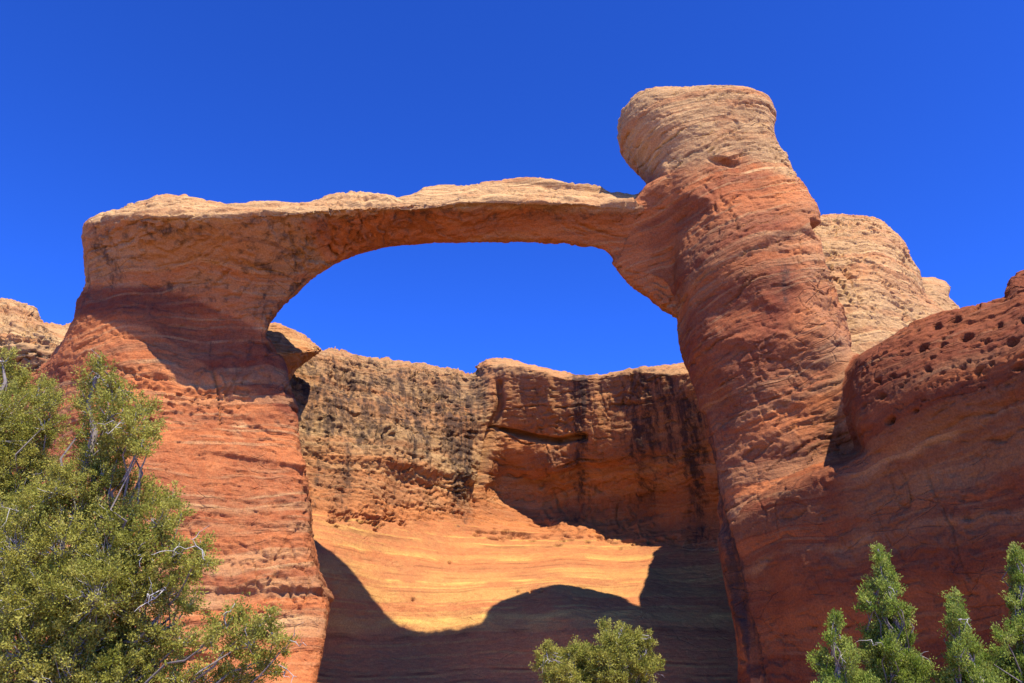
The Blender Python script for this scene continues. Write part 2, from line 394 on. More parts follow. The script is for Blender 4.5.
YT = 42.0
TOW = [(84, 672, 712), (88, 640, 752), (94, 624, 783), (104, 616.5, 788), (120, 618, 788), (135, 629, 794), (150, 642, 804), (165, 648, 806), (180, 652, 809), (200, 655, 815),
       (220, 659, 822), (252, 665, 832), (288, 669, 846), (315, 669, 858), (343, 672, 866), (365, 680, 872), (390, 690, 876), (420, 696, 880), (470, 703, 884), (516, 712, 886),
       (575, 724, 890), (634, 734, 895), (683, 738, 900), (760, 742, 905)]
_tz, _tcx, _tr = [], [], []
for py_, l_, r_ in TOW:
    yy_ = 40.4 + 1.6 * min(1, max(0, (py_ - 140) / 70)); a = at(l_ + 4, py_, yy_); b = at(r_ - 4, py_, yy_); _tz.append(a[2]); _tcx.append((a[0] + b[0]) / 2); _tr.append((b[0] - a[0]) / 2)
_o = np.argsort(_tz); _tz, _tcx, _tr = [np.array(q)[_o] for q in (_tz, _tcx, _tr)]

polyS = poly_raster([(668, 176), (655, 181), (645, 187), (638, 196), (633, 208), (629, 228), (619, 252), (611, 264), (623, 279), (640, 292), (655, 303), (672, 314), (700, 320), (690, 260), (672, 200), (664, 165)])
_fr = np.random.default_rng(21)
FACETS = [(_fr.uniform(math.pi * 1.0, math.pi * 2.05), _fr.uniform(-0.16, 0.14), _fr.uniform(5, 29), _fr.uniform(0.90, 0.96), _fr.uniform(1.4, 3.2)) for _ in range(40)]
FACETS = [(a, b, c, d if 1.2 * math.pi < a < 1.8 * math.pi and c < 22 else max(d, 0.975), e) for a, b, c, d, e in FACETS]
def sd_tower(p):
    x, y, z = p[:, 0], p[:, 1], p[:, 2]
    cx = np.interp(z, _tz, _tcx); r = np.interp(z, _tz, _tr) * 0.97
    cy = YT + 0.5 + 0.0 * z
    ang = np.arctan2(y - cy, x - cx)
    rr = r * (1 + 0.03 * np.cos(3 * ang + 1.1))
    n = 2.1 + 0.6 * sstep(24, 30, z); asp = 1.0 - 0.28 * sstep(24, 30, z)
    d = (np.abs(x - cx) ** n + np.abs((y - cy) / asp) ** n) ** (1 / n) - rr
    for th, ti, zi, fr_, hh in FACETS:
        ri = np.interp(zi, _tz, _tr); cxi = np.interp(zi, _tz, _tcx)
        f = math.cos(ti) * ((x - cxi) * math.cos(th) + (y - cy) * math.sin(th)) + math.sin(ti) * (z - zi) - fr_ * ri - 0.45 * np.maximum(np.abs(z - zi + 0.25 * (x - cxi)) - hh, 0) - 0.7 * np.maximum(z - 27, 0)
        d = smax(d, f, 0.22)
    d = smax(d * 0.85, (z - np.minimum(34.9 + 0.5 * np.maximum(y - 38.9, 0), 36.3)) * 0.9, 0.5)
    px, py, dep = project(p)
    f = polyS(px, py) * dep / FPX
    f = smax(f, (40.9 + 0.026 * (py - 195) - 0.010 * (px - 640) - y) * 0.8, 0.5)
    return smin(d, smax(f, y - 46.5, 1.0), 0.4)

WALL = [(848, 384), (851, 371), (858, 357), (875, 345), (895, 332), (915, 317), (945, 302), (975, 297), (1002, 292), (1015, 288), (1032, 282), (1080, 262), (1200, 250), (1500, 230),
        (1500, 900), (746, 900), (742, 720), (737, 634), (726, 575), (722, 545), (745, 510), (785, 482), (815, 466), (845, 458), (860, 450), (852, 430), (847, 405)]
polyW = poly_raster(WALL)
frontW = rbf_raster([
    (800, 480, 36.4), (800, 580, 37.2), (800, 683, 38.6), (870, 468, 33.6), (870, 560, 34.7), (870, 683, 36.4), (940, 440, 30.8), (940, 550, 32.0), (940, 683, 33.8),
    (1024, 410, 27.2), (1024, 540, 28.8), (1024, 683, 30.8), (1200, 370, 22), (1200, 683, 25.5), (755, 560, 39.6), (752, 620, 40.8), (752, 683, 41.2), (800, 800, 40), (1024, 800, 32.5),
    (853, 400, 33.6), (862, 430, 33.2), (880, 360, 32.6), (890, 380, 31.8), (890, 430, 32.0), (940, 318, 31.6), (940, 350, 30.2), (940, 395, 29.7), (1000, 308, 29.8), (1000, 345, 27.8), (1000, 385, 27.6),
    (1024, 285, 29.0), (1024, 330, 27.0), (1024, 375, 26.5), (1200, 270, 24), (1200, 320, 21.4), (1400, 300, 18), (1400, 683, 21), (1024, 250, 31)])

def sd_wall(p):
    px, py, dep = project(p); y, z = p[:, 1], p[:, 2]
    d = polyW(px, py) * dep / FPX
    d = smax(d, (frontW(px, py) - y) * 0.62, 0.8)
    d = smax(d, y - 47, 1.0)
    return smax(d, z - 17.5 - 0.10 * (y - 28), 1.0)

DOME = [(736, 262), (775, 230), (800, 218), (822, 214), (840, 213), (862, 215), (880, 220), (890, 230), (899, 236), (910, 250), (913, 258), (922, 270), (924, 282), (928, 296), (945, 312), (1000, 350), (1100, 420), (1150, 800), (800, 800), (770, 640), (750, 540), (735, 430), (720, 310)]  # left flank unseen behind the tower, added to shade the alcove slope
polyD = poly_raster(DOME)
frontD = rbf_raster([(720, 270, 47.5), (760, 330, 46.5), (760, 500, 47), (820, 230, 47.5), (850, 222, 48), (900, 240, 49.2), (840, 280, 45), (880, 280, 45.6), (920, 290, 48.5), (860, 330, 43.6), (900, 330, 44.5), (950, 340, 46.5),
                     (860, 420, 42), (1000, 420, 45), (860, 640, 42), (1050, 640, 46), (850, 205, 50.5)])
def sd_dome(p):
    px, py, dep = project(p); y, z = p[:, 1], p[:, 2]
    d = polyD(px, py) * dep / FPX
    d = smax(d, (frontD(px, py) - y) * 0.75, 1.2)
    d = smax(d, y - 56, 2.0)
    return smax(d, z - 35.0, 1.0)  # unseen back raised to enlarge the dome's shadow on the slope

def sd_all(p):
    a = sd_arch(p); t = sd_tower(p); w = sd_wall(p); dm = sd_dome(p)
    d = smin(t, w, 0.9)
    d = smin(d, dm, 0.35)
    return smin(d, a, 0.5)

VOX = 0.30
v, q = surface(sd_all, (-48, 17, -1.2), (34, 58, 38), VOX)
v = snap(v, sd_all, 2); v, q = subdivide(v, q); v = snap(v, sd_all, 1); v, q = subdivide(v, q)
nrm = vnormals(v, q)
own = np.argmin(np.stack([sd_arch(v), sd_tower(v), sd_wall(v), sd_dome(v)], 1), 1)
px, py, dep = project(v)
small = np.where(own == 1, 0.2, np.where(own == 2, 0.25, 0.8)); dips = np.where(own == 1, 0.30, 0.12)
h = relief(v, dip=dips, small=small, ledge=np.where(own == 0, 0.62, np.where(own == 1, 0.8, 1.0)), lump=np.where(own == 1, 0.75, 1.0), scar=np.where(own == 1, 0.6, np.where(own == 0, 1.35, 1.0)))
# thin stacked slabs along the arch's weathered top
dm = own == 3; h[dm] += relief(v[dm], dip=0.05, scar=1.8, ledge=1.0, lump=0.5)
bev = (own == 0) * sstep(0.15, 0.5, nrm[:, 2])
bm = (own == 0) & (nrm[:, 2] > 0.1); h[bm] += bev[bm] * (relief(v[bm], scar=0.8, small=0.5, ledge=1.1, lump=0.7) - h[bm])
h += bev * 0.9 * (bed_profile((v[:, 2] + 0.30 * vnoise(v, 0.22, 1)) / 0.50 + 1700) - 0.5) * sstep(-0.5, 0.3, fbm(v, 0.35, 2, 8))
# overhung arch face is smoother, tower carries spalled slabs, outcrop has tafoni
front = np.clip(-nrm[:, 1] + 0.3, 0, 1)
HOLES = [(953, 317, 7), (965, 334, 5.5), (935, 324, 4.5), (941, 342, 4), (920, 345, 5.5), (1009, 340, 6.5), (976, 306, 5), (925, 368, 3), (940, 372, 3), (960, 366, 3.2), (975, 368, 3.5), (990, 362, 3), (1012, 366, 4),
         (878, 395, 4), (887, 421, 5), (861, 405, 3), (875, 380, 3), (914, 411, 2.6), (930, 356, 3), (948, 330, 3), (905, 352, 2.5), (1020, 318, 4), (998, 322, 3), (984, 340, 3), (900, 385, 2.4), (1018, 355, 3)]
hr = random.Random(3)
HOLES = [(a, b, c * hr.uniform(0.65, 1.1)) for a, b, c in HOLES]
for k in range(210):
    t = hr.random(); line = hr.choice([0, 0, 1, 1, 2, 3])
    x_ = 885 + 160 * t; y_ = [378 - 34 * t, 395 - 44 * t, 352 - 40 * t, 412 - 40 * t][line] + hr.gauss(0, 3)
    HOLES.append((x_, y_, hr.choice([0.5, 0.6, 0.7, 0.8, 1.0, 1.6]) * hr.uniform(0.8, 1.2)))
dent = np.zeros(len(v))
wall_side = (own == 2)
qx = px + 2.6 * fbm(v, 2.0, 3, 2); qy = py + 2.6 * fbm(v, 2.0, 3, 6)
for hx, hy, hrr in HOLES:
    m = wall_side & (np.abs(px - hx) < 12) & (np.abs(py - hy) < 12)
    d = np.sqrt(((qx[m] - hx) / 1.35) ** 2 + ((qy[m] - hy + 0.25 * (qx[m] - hx)) / 0.85) ** 2) / hrr
    dent[m] = np.maximum(dent[m], hrr * 0.031 * 3.2 * sstep(1.12, 0.72, d))
# slab edge and dark recess down the tower's inner foot
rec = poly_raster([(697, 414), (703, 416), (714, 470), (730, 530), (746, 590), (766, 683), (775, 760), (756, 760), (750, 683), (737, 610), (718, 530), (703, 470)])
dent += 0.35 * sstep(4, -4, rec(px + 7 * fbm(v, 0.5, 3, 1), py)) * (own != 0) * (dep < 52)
# hollow under the tower cap and the notch beside it
for (hx, hy, rx, ry, dd) in ((724, 160, 15, 4, 0.35), (819, 228, 6, 9, 0.8)):
    dent += dd * sstep(1.25, 0.5, np.sqrt(((qx - hx - 0.6 * (qy - hy)) / rx) ** 2 + ((qy - hy) / ry) ** 2)) * (own == 1)
amp = np.where(own == 0, 0.85, np.where(own == 1, 0.9, 0.55))
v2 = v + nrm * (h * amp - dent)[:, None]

A_BR = [  # arch: channel, polygon, feather, value     (0 red, 1 buff, 2 varnish and painted shade, 3 cream)
    (1, [(60, 180), (700, 160), (700, 212), (420, 212), (300, 222), (90, 226)], 5, 0.95),
    (3, [(60, 180), (700, 160), (700, 212), (420, 212), (300, 222), (90, 226)], 5, 0.7),
    (0, [(60, 200), (330, 200), (345, 262), (268, 330), (236, 312), (158, 282), (70, 286)], 5, 0.05), (1, [(70, 224), (300, 216), (330, 262), (268, 334), (236, 312), (158, 282), (80, 288)], 8, 0.55),
    (0, [(70, 288), (158, 285), (236, 317), (268, 337), (310, 430), (240, 385), (150, 326), (60, 316)], 3, 1.25), (3, [(80, 281), (158, 279), (240, 311), (270, 331), (268, 337), (236, 317), (158, 285), (80, 288)], 2, 0.55),  # red band, reddened further to deepen the rim's cast shadow
    (2, [(200, 285), (220, 290), (212, 355), (196, 350)], 12, 0.45), (2, [(85, 222), (300, 214), (420, 208), (640, 208), (640, 222), (420, 225), (330, 240), (270, 330), (160, 284), (85, 285)], 10, 0.40), (2, [(158, 240), (196, 238), (186, 300), (172, 330), (150, 325), (160, 290)], 16, 0.62), (2, [(100, 255), (160, 250), (150, 285), (95, 285)], 12, 0.4), (2, [(290, 250), (320, 240), (280, 330), (262, 330)], 8, 0.4),  # stains, plus a face-wide brush painting in the overhang's shade
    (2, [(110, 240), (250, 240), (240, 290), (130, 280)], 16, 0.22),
    (2, [(75, 288), (158, 286), (236, 318), (268, 338), (305, 415), (240, 372), (150, 322), (66, 312)], 8, 0.3),  # painted shade: darkens the red band where the rim's shadow falls
    (2, [(150, 345), (166, 345), (162, 400), (146, 396)], 6, 0.3),
    (3, [(236, 410), (252, 410), (236, 490), (222, 520)], 6, 0.8),
    (3, [(60, 420), (310, 440), (310, 683), (60, 683)], 30, 0.35),
    (0, [(320, 215), (640, 210), (680, 320), (600, 255), (400, 248), (330, 262)], 8, 0.30),
    (0, [(20, 345), (60, 340), (70, 380), (20, 400)], 8, 0.9)]
T_BR = [
    (1, [(600, 70), (820, 70), (820, 170), (790, 178), (740, 150), (690, 165), (640, 178), (610, 150)], 7, 0.92),
    (3, [(600, 70), (820, 70), (820, 190), (640, 178)], 8, 0.5),
    (0, [(640, 175), (740, 150), (770, 180), (800, 260), (790, 330), (740, 460), (660, 420)], 14, 0.95),
    (1, [(800, 180), (830, 220), (875, 350), (850, 420), (810, 320)], 14, 0.35),
    (0, [(700, 430), (900, 430), (920, 683), (740, 683)], 30, 0.5),
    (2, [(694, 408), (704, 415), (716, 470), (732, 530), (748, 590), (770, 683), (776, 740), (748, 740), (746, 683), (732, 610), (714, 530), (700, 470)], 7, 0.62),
    (2, [(760, 255), (790, 262), (800, 300), (778, 310)], 8, 0.35),
    (2, [(785, 225), (800, 205), (830, 300), (810, 300)], 8, 0.12)]
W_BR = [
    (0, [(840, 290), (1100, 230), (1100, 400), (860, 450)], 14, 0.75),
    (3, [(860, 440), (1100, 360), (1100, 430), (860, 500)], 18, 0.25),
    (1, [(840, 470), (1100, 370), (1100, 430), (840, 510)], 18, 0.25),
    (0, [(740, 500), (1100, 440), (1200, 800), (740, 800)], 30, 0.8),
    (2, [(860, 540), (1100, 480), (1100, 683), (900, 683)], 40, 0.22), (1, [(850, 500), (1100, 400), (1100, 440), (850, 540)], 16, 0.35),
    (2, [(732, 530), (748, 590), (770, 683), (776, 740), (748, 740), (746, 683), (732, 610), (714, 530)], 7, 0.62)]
D_BR = [(1, [(780, 200), (1200, 200), (1200, 500), (780, 500)], 10, 0.85), (3, [(780, 200), (1200, 200), (1200, 290), (780, 290)], 12, 0.6),
        (0, [(850, 300), (960, 300), (960, 380), (850, 380)], 12, 0.6)]
PT = np.zeros((len(v2), 4))
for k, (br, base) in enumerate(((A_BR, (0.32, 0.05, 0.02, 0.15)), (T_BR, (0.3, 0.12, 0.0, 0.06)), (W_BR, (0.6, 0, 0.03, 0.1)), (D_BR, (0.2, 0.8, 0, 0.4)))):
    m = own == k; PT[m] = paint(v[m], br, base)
# let the masks run into each other where two rocks meet
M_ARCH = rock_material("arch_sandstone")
M_TOWER = rock_material("tower_sandstone", dip=0.32, band=1.15, lam=1.2)
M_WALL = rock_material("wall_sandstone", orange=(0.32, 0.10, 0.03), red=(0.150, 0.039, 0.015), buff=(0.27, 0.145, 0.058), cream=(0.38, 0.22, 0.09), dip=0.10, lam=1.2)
M_DOME = rock_material("dome_sandstone", band=0.6)
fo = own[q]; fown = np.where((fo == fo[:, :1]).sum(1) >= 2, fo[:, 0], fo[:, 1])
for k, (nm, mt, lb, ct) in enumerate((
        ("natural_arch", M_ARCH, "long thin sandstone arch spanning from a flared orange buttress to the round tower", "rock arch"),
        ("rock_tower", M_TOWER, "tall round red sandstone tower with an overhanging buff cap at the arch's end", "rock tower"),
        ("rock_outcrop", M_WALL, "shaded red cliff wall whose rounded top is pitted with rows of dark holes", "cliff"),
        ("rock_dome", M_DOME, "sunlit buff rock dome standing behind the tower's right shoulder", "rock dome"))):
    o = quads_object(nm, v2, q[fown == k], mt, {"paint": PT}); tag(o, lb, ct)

# ------------------------------------------------------------------ back wall of the alcove and its slickrock slope
BACK = [(150, 340), (262, 338), (296, 352), (330, 352), (352, 357), (385, 361), (420, 366), (452, 369), (476, 372), (474, 366), (485, 362), (505, 361), (530, 364), (552, 370), (578, 375), (590, 373), (612, 370),
        (640, 368), (662, 369), (690, 367), (760, 366), (900, 380), (1000, 800), (150, 800)]
polyB = poly_raster(BACK)
frontB = rbf_raster([
    (300, 345, 60), (300, 400, 57.5), (300, 480, 56.6), (390, 366, 65), (390, 400, 62.4), (390, 480, 61.6), (470, 376, 69), (468, 400, 66.6), (465, 480, 66.2),
    (498, 366, 66.6), (495, 400, 67.0), (500, 440, 68.2), (500, 485, 70.8), (560, 372, 65.8), (560, 430, 66.9), (560, 470, 67.7), (560, 500, 70.6), (640, 368, 62.6), (640, 420, 63.8), (640, 470, 64.9), (640, 508, 68.4), (710, 370, 58.6), (710, 440, 60.4), (710, 480, 61.6), (710, 525, 64.6),
    (310, 515, 55.8), (400, 523, 62.0), (470, 520, 67.0), (540, 528, 69.5), (620, 538, 67.5), (700, 555, 62.5),
    (312, 545, 52.6), (330, 590, 53.4), (365, 600, 55.2), (400, 560, 59.4), (400, 600, 57.2), (410, 640, 56.4), (480, 560, 62.6), (480, 612, 56.6), (560, 560, 62), (560, 590, 56.8), (640, 575, 60), (640, 600, 56.6), (720, 600, 57),
    (330, 650, 53.6), (410, 683, 53.8), (480, 683, 54.0), (560, 683, 53.8), (640, 683, 52.6), (740, 683, 52), (330, 720, 50), (500, 740, 49.5), (700, 740, 49), (850, 500, 56), (850, 683, 50), (200, 500, 54), (200, 683, 50)], 0.05)
def sd_back(p):
    px, py, dep = project(p); y, z = p[:, 1], p[:, 2]
    d = polyB(px, py) * dep / FPX
    d = smax(d, (frontB(px, py) - y) * 0.62, 0.5)
    d = smax(d, y - 82, 2)
    return smax(d, z - 31.2 - 0.03 * (y - 62), 0.6)
vb, qb = surface(sd_back, (-38, 44, -1.2), (34, 84, 36), 0.42)
vb = snap(vb, sd_back, 2); vb, qb = subdivide(vb, qb); vb = snap(vb, sd_back, 1); vb, qb = subdivide(vb, qb)
nb = vnormals(vb, qb); px, py, dep = project(vb)
lowr = poly_raster([(150, 515), (305, 507), (345, 512), (400, 520), (470, 520), (540, 528), (620, 535), (720, 552), (900, 560), (900, 1000), (150, 1000)])
slope = sstep(5, -5, lowr(px, py) + 4 * fbm(vb, 0.4, 3, 4))
lf = sstep(500, 470, px); hb = relief(vb, dip=0.02, ledge=1.0 + 0.9 * lf, scar=1.0 + 1.3 * lf, lump=1.0 + 0.6 * lf, fine=1 + 1.5 * lf) * (1 - slope) + slope * relief(vb, dip=0.03, big=0.25, ledge=0.22, scar=0.18, lump=0.35)
# fluting, the long crack under the right bay and the corner beside it
flute = fbm(vb, np.array([0.55, 0.55, 0.07]), 3, 31)
hb += 0.45 * flute * (1 - slope)
db = np.zeros(len(vb))
ck = poly_raster([(494, 427), (520, 433), (552, 438), (586, 436), (586, 440), (552, 443), (520, 438)])
db += 0.9 * sstep(2.5, -1.0, ck(px, py + 3 * vnoise(vb, 0.5, 1)))
ck2 = poly_raster([(499, 380), (503, 380), (500, 430), (484, 470), (478, 490), (474, 490), (482, 455), (494, 425)])
db += 0.6 * sstep(3, -1.5, ck2(px + 4 * vnoise(vb, 0.5, 2), py))
for k in range(150):
    row = hr.choice([0, 0, 0, 1, 1, 1, 2])
    if row == 0: x_, y_ = hr.uniform(330, 405), 0; y_ = 512 + (x_ - 330) * 0.16 + hr.gauss(0, 4)
    elif row == 1: x_, y_ = hr.uniform(478, 610), 0; y_ = 533 + (x_ - 478) * 0.045 + hr.gauss(0, 3)
    else: x_, y_ = hr.uniform(600, 680), 0; y_ = 540 + hr.gauss(0, 2.5)
    rr = hr.uniform(0.5, 1.5); m = (np.abs(px - x_) < 12) & (np.abs(py - y_) < 6)
    d = np.sqrt(((px[m] - x_) / 3.2) ** 2 + (py[m] - y_) ** 2) / rr
    db[m] = np.maximum(db[m], 0.5 * sstep(1.3, 0.5, d))
for x_, y_ in ((516, 589), (530, 589), (413, 599), (541, 589), (584, 583), (620, 546), (450, 560)):
    m = (np.abs(px - x_) < 6) & (np.abs(py - y_) < 6); db[m] = np.maximum(db[m], 0.4 * sstep(2.0, 0.8, np.hypot(px[m] - x_, py[m] - y_)))
vb2 = vb + nb * (hb - db)[:, None]
B_BR = [
    (1, [(250, 330), (480, 360), (505, 430), (470, 500), (400, 495), (300, 470)], 10, 0.75),
    
    (2, [(250, 345), (480, 366), (500, 400), (470, 450), (420, 470), (300, 440)], 26, 0.56), (1, [(300, 440), (400, 450), (460, 480), (450, 510), (300, 505)], 12, 0.3), (0, [(380, 430), (420, 420), (440, 500), (390, 500)], 14, 0.4),
    (1, [(480, 350), (720, 350), (720, 395), (560, 400), (500, 385)], 10, 0.7), (2, [(590, 372), (700, 366), (700, 450), (640, 480), (600, 440)], 26, 0.45), (2, [(490, 375), (590, 378), (590, 420), (500, 420)], 16, 0.25),
    (2, streak(470, 405, 462, 520, 11, 8), 12, 0.72), (2, streak(482, 380, 470, 440, 8, 12), 12, 0.55),
    (2, streak(580, 370, 578, 515, 9, 5), 11, 0.72), (2, streak(608, 372, 604, 440, 6, 4), 10, 0.45), (2, streak(643, 370, 640, 510, 12, 5), 14, 0.62), (2, streak(668, 375, 672, 470, 8, 5), 12, 0.58),
    (2, streak(690, 400, 697, 545, 11, 9), 12, 0.7), (2, streak(655, 480, 640, 520, 10, 8), 12, 0.5), (2, streak(530, 375, 528, 435, 6, 4), 10, 0.45), (2, streak(552, 440, 548, 500, 5, 4), 10, 0.4),
    (2, streak(345, 450, 342, 510, 9, 6), 10, 0.55), (2, streak(318, 450, 314, 505, 7, 5), 10, 0.5), (2, streak(400, 430, 396, 505, 7, 5), 10, 0.42), (2, streak(440, 430, 432, 495, 7, 5), 10, 0.42), (2, streak(370, 440, 368, 490, 5, 4), 9, 0.4),
    (0, [(300, 440), (360, 450), (350, 505), (300, 500)], 8, 0.35),
    (0, [(500, 440), (700, 450), (720, 550), (500, 520)], 16, 0.3), (1, [(495, 375), (700, 375), (700, 440), (500, 430)], 14, 0.35),
    (0, [(280, 507), (620, 535), (900, 560), (900, 900), (280, 900)], 5, 0.12),
    (1, [(280, 507), (620, 535), (900, 560), (900, 900), (280, 900)], 5, 0.12),
    (2, [(280, 507), (450, 514), (480, 523), (620, 537), (900, 560), (900, 900), (280, 900)], 4, 0.0),
    (3, [(280, 507), (620, 535), (900, 560), (900, 900), (280, 900)], 5, 0.5),
    (2, streak(462, 500, 464, 526, 7, 6), 4, 0.4)]
PB = paint(vb, B_BR, (0.2, 0.1, 0, 0.15), 6.0)
M_BACK = rock_material("alcove_sandstone", orange=(0.40, 0.140, 0.042), buff=(0.37, 0.215, 0.088), dip=0.02, lam=0.8)
M_SLOPE = rock_material("slickrock", orange=(0.375, 0.130, 0.044), red=(0.23, 0.062, 0.022), cream=(0.50, 0.285, 0.075), dip=0.03, band=0.7, bump=0.7, lam=1.3, sweep=1.1)
is_slope = (slope[qb].mean(1) > 0.5)
tag(quads_object("cliff", vb2, qb[~is_slope], M_BACK, {"paint": PB}), "buff and black streaked cliff closing the alcove behind the arch opening", "cliff")
tag(quads_object("slickrock_slope", vb2, qb[is_slope], M_SLOPE, {"paint": PB}), kind='structure', label="smooth banded orange slickrock slope below the streaked cliff")

# ------------------------------------------------------------------ smaller rocks against the sky
def small_rock(name, poly, ctrl, yb, zc, vox, mat, brushes, base, lb, ct, ledge=1.0, k=0.5, rel=1.0, fs=0.7):
    pr = poly_raster(poly); fr = rbf_raster(ctrl)
    def sd(p):
        px, py, dep = project(p); y, z = p[:, 1], p[:, 2]
        d = smax(pr(px, py) * dep / FPX, (fr(px, py) - y) * fs, k)
        return smax(smax(d, y - yb, 1.0), z - zc, k)
    pts = np.array([at(a, b, yy) for a, b in poly for yy in (min(c[2] for c in ctrl) - 1, yb)])
    lo = np.maximum(pts.min(0) - 1, (-200, 5, -1.0)); hi = pts.max(0) + 1; hi[2] = min(hi[2], zc + 1.5)
    v, q = surface(sd, lo, hi, vox); v = snap(v, sd, 2); v, q = subdivide(v, q); v = snap(v, sd, 1); v, q = subdivide(v, q)
    n = vnormals(v, q); v2 = v + n * (rel * relief(v, ledge=ledge))[:, None]
    return tag(quads_object(name, v2, q, mat, {"paint": paint(v, brushes, base, 4.0)}), lb, ct)

M_BUFF = rock_material("pale_sandstone", band=0.5)
small_rock("jutting_rock", [(255, 322), (276, 320), (290, 326), (306, 335), (318, 343), (325, 349), (320, 356), (308, 363), (298, 372), (292, 384), (296, 420), (300, 520), (250, 520), (230, 400)],
           [(270, 322, 52), (300, 332, 52.5), (322, 348, 52), (270, 350, 49.5), (300, 350, 50.6), (310, 358, 52), (290, 378, 53), (295, 500, 52), (250, 500, 51)], 58, 28, 0.3, M_BUFF,
           [(0, [(285, 352), (330, 350), (310, 370), (290, 385)], 5, 0.7)], (0.3, 0.6, 0.1, 0.4), "jagged pale rock jutting out beside the buttress below the arch's left end", "rock", rel=1.5)
small_rock("rock_ridge", [(-400, 300), (-120, 296), (-30, 297), (5, 296), (24, 299), (38, 307), (45, 318), (58, 320), (80, 319), (130, 330), (130, 500), (-400, 500)],
           [(0, 300, 66), (30, 305, 66), (60, 320, 67), (0, 330, 62), (40, 330, 62.5), (80, 330, 66), (20, 350, 61.5), (20, 375, 63), (80, 400, 62), (-200, 330, 64), (-200, 400, 62), (0, 480, 60)], 80, 36.5, 0.45, M_BUFF,
           [(0, [(-100, 355), (80, 355), (80, 420), (-100, 420)], 5, 0.8), (1, [(-100, 355), (80, 355), (80, 420), (-100, 420)], 5, 0.2)], (0.1, 0.9, 0.12, 0.6), "pale layered rock ridge at the left frame edge behind the buttress", "rock", rel=1.9, ledge=1.3)
small_rock("rock_ledge", [(905, 280), (921, 276), (935, 276), (946, 281), (952, 288), (950, 296), (960, 306), (985, 330), (985, 420), (890, 420)],
           [(910, 280, 60.5), (930, 277, 60.5), (950, 287, 61), (925, 290, 59), (950, 298, 60.5), (940, 320, 58.5), (980, 400, 59)], 66, 36, 0.35, M_BUFF,
           [], (0.1, 0.95, 0.0, 0.6), "small flat topped buff ledge just right of the sunlit dome", "rock", rel=0.8)


# ------------------------------------------------------------------ junipers
def foliage_material(name, a, b, c):
    g = G(name); geo = N(g.t, "ShaderNodeNewGeometry"); pos = geo.outputs['Position']
    at_ = N(g.t, "ShaderNodeAttribute", attribute_name="tone"); sp = N(g.t, "ShaderNodeSeparateColor"); g.link(at_.outputs['Color'], sp.inputs[0])
    col = g.mix(g.ramp(g.noise(pos, 2.2, 3.0), 0.35, 0.65), a, b)
    col = g.mix(sp.outputs[0], col, c)
    d = N(g.t, "ShaderNodeBsdfPrincipled"); g.link(col, d.inputs['Base Color']); d.inputs['Roughness'].default_value = 0.6; d.inputs['Specular IOR Level'].default_value = 0.10
    t = N(g.t, "ShaderNodeBsdfTranslucent"); g.link(col, t.inputs[0]); mx = N(g.t, "ShaderNodeMixShader"); mx.inputs[0].default_value = 0.4
    g.link(d.outputs[0], mx.inputs[1]); g.link(t.outputs[0], mx.inputs[2]); g.link(mx.outputs[0], g.out.inputs[0])
    return g.m

def bark_material(name, a, b):
    g = G(name); geo = N(g.t, "ShaderNodeNewGeometry"); pos = geo.outputs['Position']
    m = N(g.t, "ShaderNodeMapping"); m.inputs['Scale'].default_value = (30, 30, 5); g.link(pos, m.inputs[0])
    f = g.noise(m.outputs[0], 1.0, 4.0, 0.6); d = N(g.t, "ShaderNodeBsdfPrincipled"); g.link(g.mix(f, a, b), d.inputs['Base Color']); d.inputs['Roughness'].default_value = 0.9
    bp = N(g.t, "ShaderNodeBump"); bp.inputs['Strength'].default_value = 0.7; bp.inputs['Distance'].default_value = 0.01; g.link(f, bp.inputs['Height']); g.link(bp.outputs[0], d.inputs['Normal'])
    g.link(d.outputs[0], g.out.inputs[0]); return g.m

M_JUN = foliage_material("juniper_foliage", (0.215, 0.225, 0.032), (0.30, 0.285, 0.044), (0.44, 0.39, 0.085))
M_JUN2 = foliage_material("young_juniper_foliage", (0.14, 0.21, 0.024), (0.20, 0.26, 0.034), (0.38, 0.40, 0.085))
M_BARK = bark_material("juniper_bark", (0.09, 0.065, 0.05), (0.24, 0.20, 0.165))
M_DEAD = bark_material("weathered_twig", (0.26, 0.23, 0.20), (0.42, 0.39, 0.35))

class Tubes:
    def __init__(s): s.v = []; s.q = []; s.n = 0
    def add(s, pts, r0, r1, sides=6):
        pts = np.asarray(pts, float); m = len(pts); tan = np.gradient(pts, axis=0); tan /= np.maximum(np.linalg.norm(tan, axis=1, keepdims=True), 1e-9)
        ref = np.where(np.abs(tan[:, 2:3]) > 0.9, np.array([[1.0, 0, 0]]), np.array([[0, 0, 1.0]]))
        a = np.cross(tan, ref); a /= np.maximum(np.linalg.norm(a, axis=1, keepdims=True), 1e-9); b = np.cross(tan, a)
        r = np.linspace(r0, r1, m)[:, None, None]; th = np.linspace(0, 2 * np.pi, sides, endpoint=False)
        ring = pts[:, None] + r * (np.cos(th)[None, :, None] * a[:, None] + np.sin(th)[None, :, None] * b[:, None])
        s.v.append(ring.reshape(-1, 3)); i = np.arange(m * sides).reshape(m, sides) + s.n; j = np.roll(i, -1, 1)
        s.q.append(np.stack([i[:-1].ravel(), j[:-1].ravel(), j[1:].ravel(), i[1:].ravel()], 1)); s.n += m * sides
    def build(s, name, mat, parent): return quads_object(name, np.concatenate(s.v), np.concatenate(s.q), mat, None, parent)

def bend(a, b, sag, rnd, n=7, jit=0.05):
    a = np.array(a, float); b = np.array(b, float); t = np.linspace(0, 1, n)[:, None]; L = np.linalg.norm(b - a)
    p = a + (b - a) * t; p[:, 2] += (sag * L * 4 * t * (1 - t))[:, 0]
    p[1:-1] += rnd.normal(0, jit * L, (n - 2, 3)); return p

